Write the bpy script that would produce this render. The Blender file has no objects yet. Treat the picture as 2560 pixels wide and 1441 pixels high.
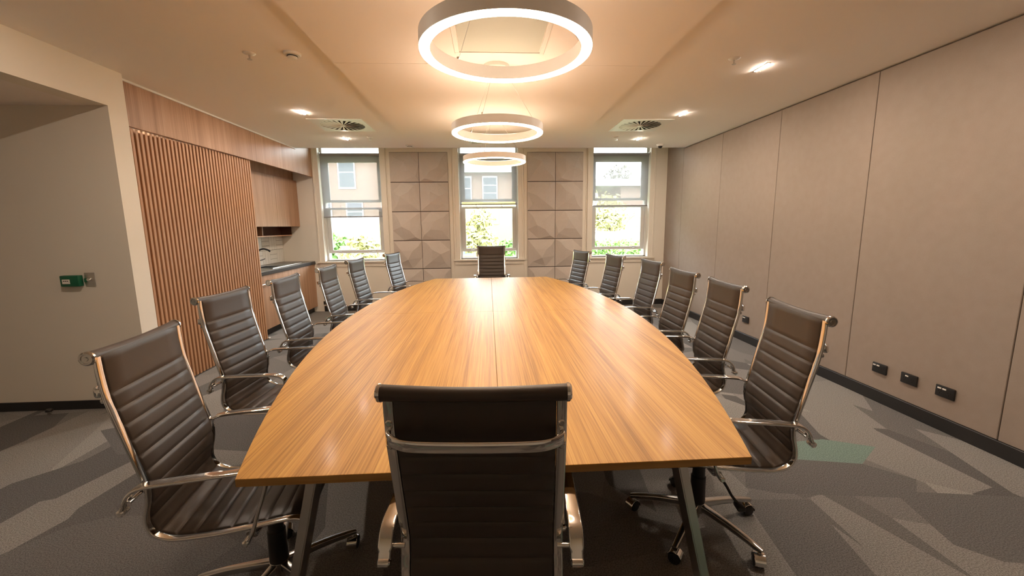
import bpy, bmesh, math, random
from mathutils import Vector, Matrix
random.seed(7)
PI = math.pi
SC = bpy.context.scene
C = SC.collection

# ------------------------------------------------------------------ camera
FPX, YAW, PITCH, ROLL, CAMH = 1030.33, 0.055738, 0.151264, 0.011069, 1.4967
cam_d = bpy.data.cameras.new('camera')
cam = bpy.data.objects.new('camera', cam_d); C.objects.link(cam); SC.camera = cam
cam_d.sensor_fit = 'HORIZONTAL'; cam_d.sensor_width = 36.0
cam_d.lens = 36.0 * FPX / 2560.0; cam_d.clip_start = 0.02; cam_d.clip_end = 400
fwd = Vector((math.sin(YAW)*math.cos(PITCH), math.cos(YAW)*math.cos(PITCH), -math.sin(PITCH)))
rgt = Vector((math.cos(YAW), -math.sin(YAW), 0)); dwn = fwd.cross(rgt)
r2 = math.cos(ROLL)*rgt + math.sin(ROLL)*dwn
d2 = -math.sin(ROLL)*rgt + math.cos(ROLL)*dwn
M = Matrix((r2, -d2, -fwd)).transposed().to_4x4(); M.translation = Vector((0, 0, CAMH))
cam.matrix_world = M

# ------------------------------------------------------------------ world, sun, exposure
W = bpy.data.worlds.new('sky'); SC.world = W; W.use_nodes = True
bg = W.node_tree.nodes['Background']
bg.inputs['Color'].default_value = (0.86, 0.94, 1.0, 1); bg.inputs['Strength'].default_value = 4.2
sun_d = bpy.data.lights.new('sun', 'SUN'); sun_d.energy = 0.9; sun_d.angle = 0.05; sun_d.color = (1, .95, .86)
sun = bpy.data.objects.new('sun', sun_d); C.objects.link(sun)
sun.rotation_euler = (math.radians(48), 0, math.radians(-18))
RING_STRENGTH, ADDED_UP, SLOT_STRENGTH = 8.5, 5.5, 360.0
WARM = (1.0, 0.74, 0.53)
vs = SC.view_settings
vs.view_transform = 'Standard'; vs.look = 'None'; vs.exposure = 2.5; vs.gamma = 1.0; vs.use_curve_mapping = False
SC.cycles.max_bounces = 10; SC.cycles.diffuse_bounces = 6; SC.cycles.transparent_max_bounces = 12
SC.cycles.sample_clamp_indirect = 6.0; SC.cycles.caustics_reflective = False; SC.cycles.caustics_refractive = False

# ------------------------------------------------------------------ dimensions
XR, CZ, YE, YB, XL, ZB, XW = 3.231, 2.7216, 6.854, 7.4565, -2.979, 2.351, -2.888
YA, YN, YR, XA, PZ = 3.50, 3.67, -2.6, -5.3, 3.12      # alcove end, nib end, rear wall, alcove left, blind pocket ceiling
SEAM0, PANW = 3.4239, 1.14
WIN = [(-2.36, 1.683), (0.02, 1.880), (2.40, 1.835)]     # window centres and blind bottom heights
WW, WS, WH = 1.04, 0.90, 3.02                          # window opening width, sill, head

# ------------------------------------------------------------------ materials
MATS = {}
def mat(name, col, rough=.5, metal=0., spec=.5, emit=None, estr=0., coat=0.):
    m = bpy.data.materials.new(name); m.use_nodes = True
    b = m.node_tree.nodes['Principled BSDF']
    b.inputs['Base Color'].default_value = (*col, 1); b.inputs['Roughness'].default_value = rough
    b.inputs['Metallic'].default_value = metal; b.inputs['Specular IOR Level'].default_value = spec
    if emit: b.inputs['Emission Color'].default_value = (*emit, 1); b.inputs['Emission Strength'].default_value = estr
    if coat: b.inputs['Coat Weight'].default_value = coat; b.inputs['Coat Roughness'].default_value = .15
    MATS[name] = m; return m
def nodes(m): return m.node_tree.nodes, m.node_tree.links, m.node_tree.nodes['Principled BSDF']
def coords(m, scale=(1, 1, 1), rot=(0, 0, 0), kind='Object'):
    N, L, b = nodes(m); tc = N.new('ShaderNodeTexCoord'); mp = N.new('ShaderNodeMapping')
    mp.inputs['Scale'].default_value = scale; mp.inputs['Rotation'].default_value = rot
    L.new(tc.outputs[kind], mp.inputs['Vector']); return mp.outputs['Vector']
def ramp(m, fac, stops, interp='LINEAR'):
    N, L, b = nodes(m); r = N.new('ShaderNodeValToRGB'); r.color_ramp.interpolation = interp
    e = r.color_ramp.elements
    while len(e) < len(stops): e.new(.5)
    for el, (p, c) in zip(e, stops): el.position = p; el.color = (*c, 1)
    L.new(fac, r.inputs['Fac']); return r.outputs['Color']
def noise(m, vec, scale, detail=3, rough=.5):
    N, L, b = nodes(m); n = N.new('ShaderNodeTexNoise'); n.inputs['Scale'].default_value = scale
    n.inputs['Detail'].default_value = detail; n.inputs['Roughness'].default_value = rough
    L.new(vec, n.inputs['Vector']); return n.outputs['Fac']
def bump(m, height, strength=.2, dist=.01):
    N, L, b = nodes(m); bp = N.new('ShaderNodeBump'); bp.inputs['Strength'].default_value = strength
    bp.inputs['Distance'].default_value = dist; L.new(height, bp.inputs['Height']); L.new(bp.outputs['Normal'], b.inputs['Normal'])
def mixc(m, fac, a, c, mode='MIX'):
    N, L, b = nodes(m); x = N.new('ShaderNodeMix'); x.data_type = 'RGBA'; x.blend_type = mode
    for sock, v in ((x.inputs['Factor'], fac), (x.inputs['A'], a), (x.inputs['B'], c)):
        if hasattr(v, 'is_output'): L.new(v, sock)
        else: sock.default_value = v if isinstance(v, float) else (*v, 1)
    return x.outputs['Result']

def paint(name, col, rough=.75):
    m = mat(name, col, rough, spec=.25); N, L, b = nodes(m)
    bump(m, noise(m, coords(m), 180, 2), .06, .002); return m
paint('ceiling_paint', (.88, .825, .785)); paint('wall_paint', (.84, .785, .69)); paint('white_trim', (.84, .82, .77), .45)
def wood(name, stops, axis, rough=.4, fine=110., broad=9., coat=0.):
    m = mat(name, stops[1], rough, spec=.4, coat=coat); N, L, b = nodes(m)
    s1 = [fine]*3; s1[axis] = 1.6; s2 = [broad]*3; s2[axis] = .25
    f1 = noise(m, coords(m, s1), 1, 4, .6); f2 = noise(m, coords(m, s2), 1, 3, .55)
    N_ = N.new('ShaderNodeMath'); N_.operation = 'MULTIPLY_ADD'; N_.inputs[1].default_value = .62
    L.new(f1, N_.inputs[0]); a2 = N.new('ShaderNodeMath'); a2.operation = 'MULTIPLY'; a2.inputs[1].default_value = .38
    L.new(f2, a2.inputs[0]); L.new(a2.outputs[0], N_.inputs[2])
    col = ramp(m, N_.outputs[0], [(.36, stops[0]), (.5, stops[1]), (.64, stops[2])])
    L.new(col, b.inputs['Base Color']); bump(m, f1, .05, .002); return m
wood('table_veneer', [(.33, .158, .028), (.51, .268, .055), (.62, .355, .086)], 1, .50, 190, 16, .04)
wood('table_edge', [(.32, .16, .045), (.40, .215, .065), (.46, .26, .09)], 0, .45, 95, 12)
wood('oak_veneer', [(.32, .17, .092), (.43, .245, .142), (.52, .32, .20)], 2, .5, 120, 14)
wood('oak_slat', [(.40, .205, .10), (.50, .27, .14), (.58, .335, .185)], 2, .5, 120, 14)
mat('slat_backing', (.05, .024, .014), .7); mat('shelf_dark', (.12, .055, .035), .6)
def fabric(name, col, sc=260):
    m = mat(name, col, .95, spec=.1); N, L, b = nodes(m); v = coords(m)
    f = noise(m, v, sc, 2); g = noise(m, v, 14, 4)
    c1 = mixc(m, f, tuple(c*.86 for c in col), tuple(min(1, c*1.12) for c in col))
    c2 = mixc(m, .03, c1, ramp(m, g, [(.3, (.2, .18, .16)), (.7, (.8, .76, .7))])); L.new(c2, b.inputs['Base Color'])
    bump(m, f, .15, .002); return m
fabric('panel_fabric', (.35, .288, .245)); fabric('tile_felt', (.60, .535, .48), 150)
mat('joint_dark', (.12, .10, .09), .9, spec=.1)
mat('skirting_black', (.022, .021, .021), .5)
def leather(name, col):
    m = mat(name, col, .42, spec=.45); N, L, b = nodes(m)
    v = N.new('ShaderNodeTexVoronoi'); v.inputs['Scale'].default_value = 420; L.new(coords(m), v.inputs['Vector'])
    bump(m, v.outputs['Distance'], .12, .001); return m
leather('leather', (.052, .040, .032))
mat('chrome', (.74, .73, .71), .09, 1.); mat('chrome_satin', (.58, .57, .55), .24, 1.); mat('steel', (.62, .61, .59), .28, 1.)
mat('black_plastic', (.018, .017, .017), .42); mat('white_plastic', (.80, .78, .73), .4); mat('key_white', (.85, .82, .76), .4, emit=None)
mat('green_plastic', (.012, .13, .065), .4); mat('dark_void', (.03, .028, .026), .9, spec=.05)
mat('ring_body', (.90, .89, .86), .4)
mat('ring_diffuser', (.9, .85, .75), .5, emit=WARM, estr=RING_STRENGTH)
mat('slot_lamp', (.9, .88, .82), .5, emit=(1, .82, .66), estr=SLOT_STRENGTH)
mat('added_uplight', (.9, .85, .75), .5, emit=WARM, estr=ADDED_UP)  # added emitter that lifts the ceiling brightness
mat('hatch_panel', (.52, .54, .47), .55)
mat('stone_top', (.16, .145, .125), .3); mat('stone_edge', (.02, .02, .022), .3)
mat('tile_gloss', (.80, .79, .74), .15); mat('grout', (.25, .235, .21), .9)
mat('frame_paint', (.66, .65, .62), .5); mat('glass_lens', (.01, .01, .012), .08)
# glass pane: clear, thin
g = mat('glass', (1, 1, 1), .0); N, L, b = nodes(g)
tr = N.new('ShaderNodeBsdfTransparent'); tr.inputs['Color'].default_value = (.93, .95, .94, 1)
gl = N.new('ShaderNodeBsdfGlossy'); gl.inputs['Roughness'].default_value = .02
fr = N.new('ShaderNodeFresnel'); fr.inputs['IOR'].default_value = 1.3
mx = N.new('ShaderNodeMixShader'); L.new(fr.outputs[0], mx.inputs[0]); L.new(tr.outputs[0], mx.inputs[1]); L.new(gl.outputs[0], mx.inputs[2])
L.new(mx.outputs[0], N['Material Output'].inputs['Surface'])
# roller blind: open weave screen, part see-through
g = mat('blind_screen', (.3, .3, .31), .9); N, L, b = nodes(g)
tr = N.new('ShaderNodeBsdfTransparent'); tr.inputs['Color'].default_value = (1, 1, 1, 1)
df = N.new('ShaderNodeBsdfDiffuse'); df.inputs['Color'].default_value = (.30, .295, .305, 1)
tl = N.new('ShaderNodeBsdfTranslucent'); tl.inputs['Color'].default_value = (.10, .10, .105, 1)
ad = N.new('ShaderNodeAddShader'); L.new(df.outputs[0], ad.inputs[0]); L.new(tl.outputs[0], ad.inputs[1])
mx = N.new('ShaderNodeMixShader'); mx.inputs[0].default_value = .52
L.new(tr.outputs[0], mx.inputs[1]); L.new(ad.outputs[0], mx.inputs[2]); L.new(mx.outputs[0], N['Material Output'].inputs['Surface'])
# carpet: grey shards with a few teal ones
g = mat('carpet', (.1, .1, .1), 1., spec=.05); N, L, b = nodes(g)
def vor(scale, rz, sc, metric='CHEBYCHEV', off=(0, 0, 0)):
    tc = N.new('ShaderNodeTexCoord'); mp = N.new('ShaderNodeMapping'); mp.inputs['Rotation'].default_value = (0, 0, rz)
    mp.inputs['Scale'].default_value = (*sc, 1); mp.inputs['Location'].default_value = off; L.new(tc.outputs['Object'], mp.inputs['Vector'])
    v = N.new('ShaderNodeTexVoronoi'); v.voronoi_dimensions = '2D'; v.distance = metric; v.inputs['Scale'].default_value = scale
    L.new(mp.outputs['Vector'], v.inputs['Vector']); s = N.new('ShaderNodeSeparateColor'); L.new(v.outputs['Color'], s.inputs[0]); return s
va = vor(1.35, .5, (1.9, .8), 'EUCLIDEAN'); vb = vor(1.4, -.75, (2.3, .85), 'EUCLIDEAN', (3.3, 1.7, 0)); vc = vor(1.3, .12, (.85, 2.2), 'EUCLIDEAN', (7.1, 4.2, 0))
greys = [(0, (.155, .150, .148)), (.2, (.235, .226, .218)), (.42, (.305, .292, .278)), (.68, (.195, .188, .182)), (.86, (.36, .345, .325))]
ca = ramp(g, va.outputs[0], greys, 'CONSTANT'); cb = ramp(g, vb.outputs[1], greys, 'CONSTANT')
cc = ramp(g, vc.outputs[0], [(0, (.27, .26, .25)), (.5, (.18, .175, .172)), (.82, (.23, .32, .285))], 'CONSTANT')
def thr(s, t):
    q = N.new('ShaderNodeMath'); q.operation = 'GREATER_THAN'; q.inputs[1].default_value = t; L.new(s, q.inputs[0]); return q.outputs[0]
c1 = mixc(g, thr(vb.outputs[0], .55), ca, cb); c2 = mixc(g, thr(vc.outputs[2], .70), c1, cc)
pile = noise(g, coords(g), 170, 3, .7); pile2 = noise(g, coords(g), 60, 2)
c3 = mixc(g, 1.0, c2, ramp(g, pile, [(.32, (.45, .45, .45)), (.68, (1.4, 1.4, 1.4))]), 'MULTIPLY'); L.new(c3, b.inputs['Base Color'])
bump(g, pile, .7, .006)
# outdoors
g = mat('brick', (0.330, 0.198, 0.132), .9); N, L, b = nodes(g)
bt = N.new('ShaderNodeTexBrick'); bt.inputs['Color1'].default_value = (0.198, 0.115, 0.083, 1); bt.inputs['Color2'].default_value = (0.238, 0.152, 0.109, 1)
bt.inputs['Mortar'].default_value = (0.251, 0.218, 0.185, 1); bt.inputs['Scale'].default_value = 1.0
bt.inputs['Brick Width'].default_value = .24; bt.inputs['Row Height'].default_value = .086; bt.inputs['Mortar Size'].default_value = .008
L.new(coords(g, rot=(PI/2, 0, 0)), bt.inputs['Vector']); L.new(bt.outputs['Color'], b.inputs['Base Color'])
mat('render_cream', (0.31, 0.26, 0.07), .9); mat('outside_white', (0.462, 0.462, 0.455), .6); mat('outside_pane', (0.066, 0.079, 0.092), .1)
mat('roof_tile', (0.231, 0.185, 0.165), .9); mat('lawn', (0.145, 0.178, 0.079), 1.); mat('path', (0.475, 0.462, 0.436), .9); mat('bark', (0.106, 0.073, 0.046), .9)
def leafmat(name, a, bcol):
    m = mat(name, a, .7); N, L, b = nodes(m); L.new(mixc(m, noise(m, coords(m), 2.2, 3), a, bcol), b.inputs['Base Color']); return m
leafmat('leaf_green', (0.046, 0.132, 0.020), (0.132, 0.224, 0.046)); leafmat('leaf_yellow', (0.224, 0.211, 0.059), (0.330, 0.297, 0.132)); leafmat('leaf_pale', (0.145, 0.139, 0.106), (0.238, 0.218, 0.165))
leafmat('leaf_hedge', (0.079, 0.178, 0.026), (0.165, 0.264, 0.053))

# ------------------------------------------------------------------ geometry helpers
class B:
    def __init__(s): s.bm = bmesh.new()
    def box(s, lo, hi, bev=0., seg=1):
        lo, hi = Vector(lo), Vector(hi); c = (lo+hi)/2; d = hi-lo
        r = bmesh.ops.create_cube(s.bm, size=1.0, matrix=Matrix.Translation(c) @ Matrix.Diagonal((*d, 1)))
        if bev:
            es = list({e for v in r['verts'] for e in v.link_edges})
            bmesh.ops.bevel(s.bm, geom=es, offset=bev, segments=seg, affect='EDGES', profile=.5)
        return s
    def obox(s, c, ax, ay, az, bev=0.):         # oriented box from centre and half-axis vectors
        m = Matrix((ax, ay, az)).transposed()*2
        r = bmesh.ops.create_cube(s.bm, size=1.0, matrix=Matrix.Translation(Vector(c)) @ m.to_4x4())
        if bev: bmesh.ops.bevel(s.bm, geom=list({e for v in r['verts'] for e in v.link_edges}), offset=bev, segments=1, affect='EDGES')
        return s
    def cyl(s, p, q, r, r2=None, n=24):
        p, q = Vector(p), Vector(q); d = q-p
        rot = d.to_track_quat('Z', 'Y').to_matrix().to_4x4()
        bmesh.ops.create_cone(s.bm, cap_ends=True, segments=n, radius1=r, radius2=r if r2 is None else r2, depth=d.length,
                              matrix=Matrix.Translation((p+q)/2) @ rot); return s
    def lathe(s, prof, n=32, c=(0, 0, 0), axis='Z'):    # prof: (radius, height); closes at r=0
        rings = []
        for r, z in prof:
            ring = []
            for k in range(n if r > 1e-6 else 1):
                a = 2*PI*k/n; x, y = r*math.cos(a), r*math.sin(a)
                P = {'Z': (x, y, z), 'Y': (x, z, y), 'X': (z, x, y)}[axis]
                ring.append(s.bm.verts.new(Vector(P)+Vector(c)))
            rings.append(ring)
        for A, Bv in zip(rings, rings[1:]):
            for k in range(n):
                a = [A[k % len(A)], A[(k+1) % len(A)], Bv[(k+1) % len(Bv)], Bv[k % len(Bv)]]
                u = list(dict.fromkeys(a))
                if len(u) > 2:
                    try: s.bm.faces.new(u)
                    except ValueError: pass
        bmesh.ops.recalc_face_normals(s.bm, faces=s.bm.faces[:]); return s
    def sweep(s, path, sec, side=Vector((1, 0, 0)), caps=True):
        # sweep a closed 2D section (u along side, v along normal) along a 3D path
        path = [Vector(p) for p in path]; rings = []
        for i, p in enumerate(path):
            t = (path[min(i+1, len(path)-1)]-path[max(i-1, 0)]).normalized()
            sd = side(i) if callable(side) else side
            nrm = sd.cross(t).normalized(); u = t.cross(nrm).normalized()
            se = sec(i) if callable(sec) else sec
            rings.append([s.bm.verts.new(p+u*a+nrm*bq) for a, bq in se])
        n = len(rings[0])
        for A, Bv in zip(rings, rings[1:]):
            for k in range(n): s.bm.faces.new((A[k], A[(k+1) % n], Bv[(k+1) % n], Bv[k]))
        if caps: s.bm.faces.new(rings[0][::-1]); s.bm.faces.new(rings[-1])
        bmesh.ops.recalc_face_normals(s.bm, faces=s.bm.faces[:]); return s
    def prism(s, pts, z0, z1):                   # horizontal outline extruded in z
        a = [s.bm.verts.new((x, y, z0)) for x, y in pts]; b_ = [s.bm.verts.new((x, y, z1)) for x, y in pts]; n = len(pts)
        s.bm.faces.new(a[::-1]); s.bm.faces.new(b_)
        for k in range(n): s.bm.faces.new((a[k], a[(k+1) % n], b_[(k+1) % n], b_[k]))
        bmesh.ops.recalc_face_normals(s.bm, faces=s.bm.faces[:]); return s
    def mesh(s, name, material, smooth=35):
        me = bpy.data.meshes.new(name); s.bm.to_mesh(me); s.bm.free(); me.materials.append(MATS[material])
        if smooth:
            me.shade_smooth(); me.set_sharp_from_angle(angle=math.radians(smooth))
        return me
def rect(w, h): return [(-w/2, -h/2), (w/2, -h/2), (w/2, h/2), (-w/2, h/2)]
def rrect(w, h, r, n=3):
    out = []
    for cx, cy, a0 in ((w/2-r, h/2-r, 0), (-w/2+r, h/2-r, 90), (-w/2+r, -h/2+r, 180), (w/2-r, -h/2+r, 270)):
        for k in range(n+1):
            a = math.radians(a0+90*k/n); out.append((cx+r*math.cos(a), cy+r*math.sin(a)))
    return out
def circ(r, n=12): return [(r*math.cos(2*PI*k/n), r*math.sin(2*PI*k/n)) for k in range(n)]
def smoothpath(pts, n=6):                        # Catmull-Rom
    P = [Vector(p) for p in pts]; P = [2*P[0]-P[1]]+P+[2*P[-1]-P[-2]]; out = []
    for i in range(1, len(P)-2):
        for k in range(n):
            t = k/n; a, b_, c, d = P[i-1], P[i], P[i+1], P[i+2]
            out.append(.5*((2*b_)+(c-a)*t+(2*a-5*b_+4*c-d)*t*t+(3*b_-a-3*c+d)*t**3))
    return out+[P[-2]]
def link(name, me, parent=None, loc=(0, 0, 0), rot=(0, 0, 0), label=None):
    o = bpy.data.objects.new(name, me); C.objects.link(o); o.parent = parent; o.location = loc; o.rotation_euler = rot
    if label: o['label'] = label
    return o
def obj(name, b_, material, parent=None, loc=(0, 0, 0), rot=(0, 0, 0), smooth=35, label=None):
    return link(name, b_.mesh(name, material, smooth), parent, loc, rot, label)
def tag(o, label, cat, group=None, kind=None):
    o['label'] = label; o['category'] = cat
    if group: o['group'] = group
    if kind: o['kind'] = kind
    return o
def thing(name, label, cat, loc=(0, 0, 0), rz=0., group=None):
    o = bpy.data.objects.new(name, None); C.objects.link(o); o.location = loc; o.rotation_euler = (0, 0, rz); o.empty_display_size = .1
    return tag(o, label, cat, group)
def struct(name, b_, material, label, cat, smooth=0):
    o = obj(name, b_, material, smooth=smooth); tag(o, label, cat, kind='structure'); return o

# ================================================================== THE ROOM
struct('floor', B().box((XA, YR, -.06), (XR+.1, YB+.3, 0)), 'carpet', 'grey patterned carpet floor with angular shards and teal patches', 'floor')
# ceiling: main slab with the drop at the blind pocket
b = B().box((XL-.05, YR, CZ), (XR+.15, YE, CZ+.12)); b.box((-3.75, YN, CZ), (XL-.05, YE-.012, CZ+.12)); b.box((XL-.78, YE-.012, CZ), (XR+.15, YE, PZ+.02)); b.box((XL-.78, YE-.012, PZ), (XR+.15, YB+.3, PZ+.06))
ceil = struct('ceiling', b, 'ceiling_paint', 'cream plaster ceiling over the boardroom', 'ceiling')
RZ = CZ-.07; RX0, RX1, RY1 = -1.075, 1.245, 5.33
for k, (y0, y1) in enumerate(((YR, 3.2), (3.204, RY1))):
    obj('ceiling_raft', B().box((RX0, y0, RZ), (RX1, y1, CZ+.001)), 'ceiling_paint', ceil, smooth=0)
b = B().box((XL, YN, CZ-.016), (XL+.014, YE, CZ)); struct('trim_1', b, 'white_trim', 'thin white shadow trim above the timber bulkhead', 'trim')
# right wall of fabric panels
b = B().box((XR+.02, YR, 0), (XR+.12, YB+.3, PZ)); wr = struct('wall_right', b, 'joint_dark', 'greige fabric panelled wall with thin vertical joints', 'wall')
ys = [SEAM0+PANW*i for i in range(-6, 4)]+[YB+.02]
ys = [y for y in ys if y > YR-.5]
for y0, y1 in zip(ys, ys[1:]):
    top = CZ-.012 if y1 <= YE+.1 else PZ
    obj('fabric_panel', B().box((XR, max(y0, YR)+.003, .10), (XR+.025, y1-.003, top), .003), 'panel_fabric', wr)
struct('baseboard_right', B().box((XR-.014, YR, 0), (XR+.03, YB, .10), .003), 'skirting_black', 'black skirting along the fabric panelled wall', 'baseboard')
# back wall with three window openings
b = B(); xs = [XL-.75]; xo = []
for cx, _ in WIN: xo += [cx-WW/2, cx+WW/2]
edges = [XL-.75]+xo+[XR+.05]
for i in range(0, len(edges), 2): b.box((edges[i], YB, 0), (edges[i+1], YB+.26, PZ+.02))
for cx, _ in WIN:
    b.box((cx-WW/2, YB, 0), (cx+WW/2, YB+.26, WS)); b.box((cx-WW/2, YB, WH), (cx+WW/2, YB+.26, PZ+.02))
wb = struct('wall_back', b, 'wall_paint', 'cream window wall at the far end of the room', 'wall')
struct('baseboard_back', B().box((XL+.02, YB-.014, 0), (XR-.014, YB, .10), .003), 'skirting_black', 'black skirting below the three windows', 'baseboard')
# rear wall, left walls, alcove
struct('wall_rear', B().box((XA, YR-.1, 0), (XR+.1, YR, PZ)), 'wall_paint', 'plain cream wall behind the viewpoint', 'wall')
b = B().box((XW-.16, YR, 0), (XW, .6, CZ)); b.box((XW-.16, .6, 2.438), (XW, YA, CZ)); b.box((XW-.16, YA, 0), (XW, YN, CZ))
struct('wall_left', b, 'wall_paint', 'cream wall portal framing the left alcove', 'wall')
b = B().box((XA, YA, 0), (XW-.159, YA+.12, 2.6)); struct('wall_alcove', b, 'wall_paint', 'dim cream end wall of the left alcove', 'wall')
struct('wall_alcove_side', B().box((XA-.1, YR, 0), (XA, YA+.12, 2.6)), 'wall_paint', 'cream outer side wall of the alcove', 'wall')
struct('ceiling_alcove', B().box((XA, YR, 2.438), (XW-.15, YA, 2.55)), 'ceiling_paint', 'low cream ceiling of the left alcove', 'ceiling')
struct('baseboard_alcove', B().box((XA, YA-.013, 0), (XW-.02, YA, .075), .002), 'skirting_black', 'black skirting at the foot of the alcove wall', 'baseboard')
# kitchenette niche shell
struct('wall_left_niche', B().box((-3.72, YN, 0), (-3.602, YB+.1, PZ)), 'wall_paint', 'wall behind the kitchenette splashback', 'wall')
# timber bulkhead over slat panel and kitchenette
b = B().box((XL-.03, YN, ZB), (XL, YB-.004, CZ)); b.box((XL-.03, YE, CZ), (XL, YB-.004, PZ))
o = obj('timber_bulkhead', b, 'oak_veneer', smooth=0); tag(o, 'oak veneer bulkhead running along the left wall under the ceiling', 'bulkhead', kind='structure')

# ================================================================== SLATTED SLIDING PANEL
sp = thing('slatted_panel', 'tall oak batten slatted sliding panel on the left wall', 'wall panel', (-3.035, YN+.003, 0))
obj('backing_board', B().box((-.016, .004, .02), (0, 1.945, ZB-.002)), 'slat_backing', sp, smooth=0)
sl = B().box((0, -.014, .012), (.026, .014, ZB-.002), .002).mesh('slat', 'oak_slat', 0)
y = .022
while y < 1.935:
    link('slat', sl, sp, (0, y, 0)); y += .05
g_ = obj('floor_guide', B().box((-3.07, 5.625, 0), (-3.0, 5.66, .022), .004), 'white_plastic'); tag(g_, 'small white floor guide at the foot of the slatted panel', 'door guide')

# ================================================================== KITCHENETTE
KY0 = 5.45
def cab(name, label, cat): return thing(name, label, cat)
CF = -3.075                                    # front face of base cabinets
ctop = thing('worktop', 'dark edged stone worktop of the kitchenette', 'worktop')
obj('slab', B().box((-3.60, KY0, .872), (CF+.012, YB-.002, .91), .003), 'stone_top', ctop)
obj('edge_strip', B().box((CF+.0125, KY0, .855), (CF+.018, YB-.002, .902)), 'stone_edge', ctop, smooth=0)
def base_unit(y0, y1, label, kind):
    t = thing('base_cabinet', label, 'cabinet', group='kitchenette base cabinets')
    obj('body', B().box((-3.59, y0, .10), (CF-.02, y1, .852)), 'oak_veneer', t, smooth=0)
    obj('kickboard', B().box((-3.16, y0, .0), (-3.14, y1, .10)), 'skirting_black', t, smooth=0)
    if kind == 'drawer':
        obj('panel', B().box((CF-.02, y0+.002, .70), (CF, y1-.002, .85), .001), 'oak_veneer', t)
        d = obj('door', B().box((CF-.02, y0+.002, .102), (CF, y1-.002, .697), .001), 'oak_veneer', t)
        h = B().cyl((CF+.03, y0+.2, .735), (CF+.03, y1-.13, .735), .008, n=12)
        for yy in (y0+.25, y1-.17): h.cyl((CF-.002, yy, .735), (CF+.03, yy, .735), .005, n=8)
        obj('handle', h, 'chrome', d)
    else:
        obj('door', B().box((CF-.02, y0+.002, .102), (CF, y1-.002, .85), .001), 'oak_veneer', t)
base_unit(KY0, 6.005, 'oak base unit with chrome bar handle beside the slatted panel', 'drawer')
base_unit(6.005, 6.86, 'middle plain oak base cabinet under the sink', 'door')
base_unit(6.86, YB-.004, 'plain oak base cabinet against the window wall', 'door')
# upper cabinets
UF = -3.265
uc = thing('wall_cabinet', 'oak wall cabinet above the kitchenette with open shelf below', 'cabinet')
obj('body', B().box((-3.59, KY0, 1.525), (UF-.02, YB-.004, 2.285)), 'oak_veneer', uc, smooth=0)
obj('filler', B().box((-3.59, KY0, 2.285), (UF-.05, YB-.004, 2.66)), 'oak_veneer', uc, smooth=0)
for k, (y0, y1) in enumerate(((KY0, 5.95), (5.95, 6.70), (6.70, YB-.004))):
    obj('door', B().box((UF-.02, y0+.0015, 1.515), (UF, y1-.0015, 2.285), .001), 'oak_veneer', uc)
ns = B().box((-3.595, KY0, 1.36), (-3.40, YB-.03, 1.376)); obj('shelf', ns, 'oak_veneer', uc, smooth=0)
obj('shelf_back', B().box((-3.596, KY0, 1.376), (-3.585, YB-.03, 1.525)), 'shelf_dark', uc, smooth=0)
for yy in (6.49, YB-.04): obj('shelf_divider', B().box((-3.59, yy-.008, 1.376), (-3.402, yy+.008, 1.525)), 'oak_veneer' if yy < 7 else 'shelf_dark', uc, smooth=0)
# splashback tiles (basket weave of long white tiles)
spl = thing('splashback', 'white glossy basket weave tiled splashback behind the sink', 'splashback')
obj('grout_bed', B().box((-3.60, KY0, .91), (-3.592, YB-.002, 1.36)), 'grout', spl, smooth=0)
tw, tl_ = .075, .225
tH = B().box((0, 0, 0), (.008, tl_-.005, tw-.005), .0015).mesh('tile', 'tile_gloss'); tV = B().box((0, 0, 0), (.008, tw-.005, tl_-.005), .0015).mesh('tile', 'tile_gloss')
for i in range(10):
    for j in range(2):
        y0, z0 = YB-.003-.225*(i+1), .912+j*.225
        if y0 < KY0: continue
        for k in range(3):
            if (i+j) % 2: link('tile', tH, spl, (-3.593, y0, z0+k*tw))
            else: link('tile', tV, spl, (-3.593, y0+k*tw, z0))
# sink and tap
sk = thing('sink', 'stainless steel sink with drainer set in the worktop', 'sink')
b = B().box((-3.50, 6.17, .910), (-3.14, 6.20, .917)).box((-3.50, 6.58, .910), (-3.14, 7.10, .914), .001).box((-3.50, 6.17, .910), (-3.46, 6.60, .917)).box((-3.19, 6.17, .910), (-3.14, 7.10, .917))
obj('rim', b, 'steel', sk)
obj('bowl_shade', B().box((-3.46, 6.20, .9101), (-3.19, 6.58, .9125)), 'dark_void', sk, smooth=0)  # flat dark sheet, shade of the sunken bowl put in as colour
rb = B().box((0, 0, 0), (.27, .012, .004), .001).mesh('drainer_rib', 'steel')
for k in range(10): link('drainer_rib', rb, sk, (-3.48, 6.63+k*.045, .914))
tp = thing('tap', 'black gooseneck mixer tap behind the sink', 'tap', (-3.53, 6.50, .91))
obj('stem', B().cyl((0, 0, 0), (0, 0, .10), .024, .02, 20), 'black_plastic', tp)
obj('spout', B().sweep(smoothpath([(0, 0, .08), (0, 0, .18), (.03, .01, .245), (.09, .03, .27), (.15, .05, .25), (.175, .055, .225)]), circ(.013, 12), Vector((0, 1, 0))), 'black_plastic', tp)
obj('lever', B().sweep([(.0, 0, .09), (.05, .02, .10), (.10, .04, .118)], rrect(.02, .01, .004), Vector((0, 1, 0))), 'black_plastic', tp)

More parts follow.
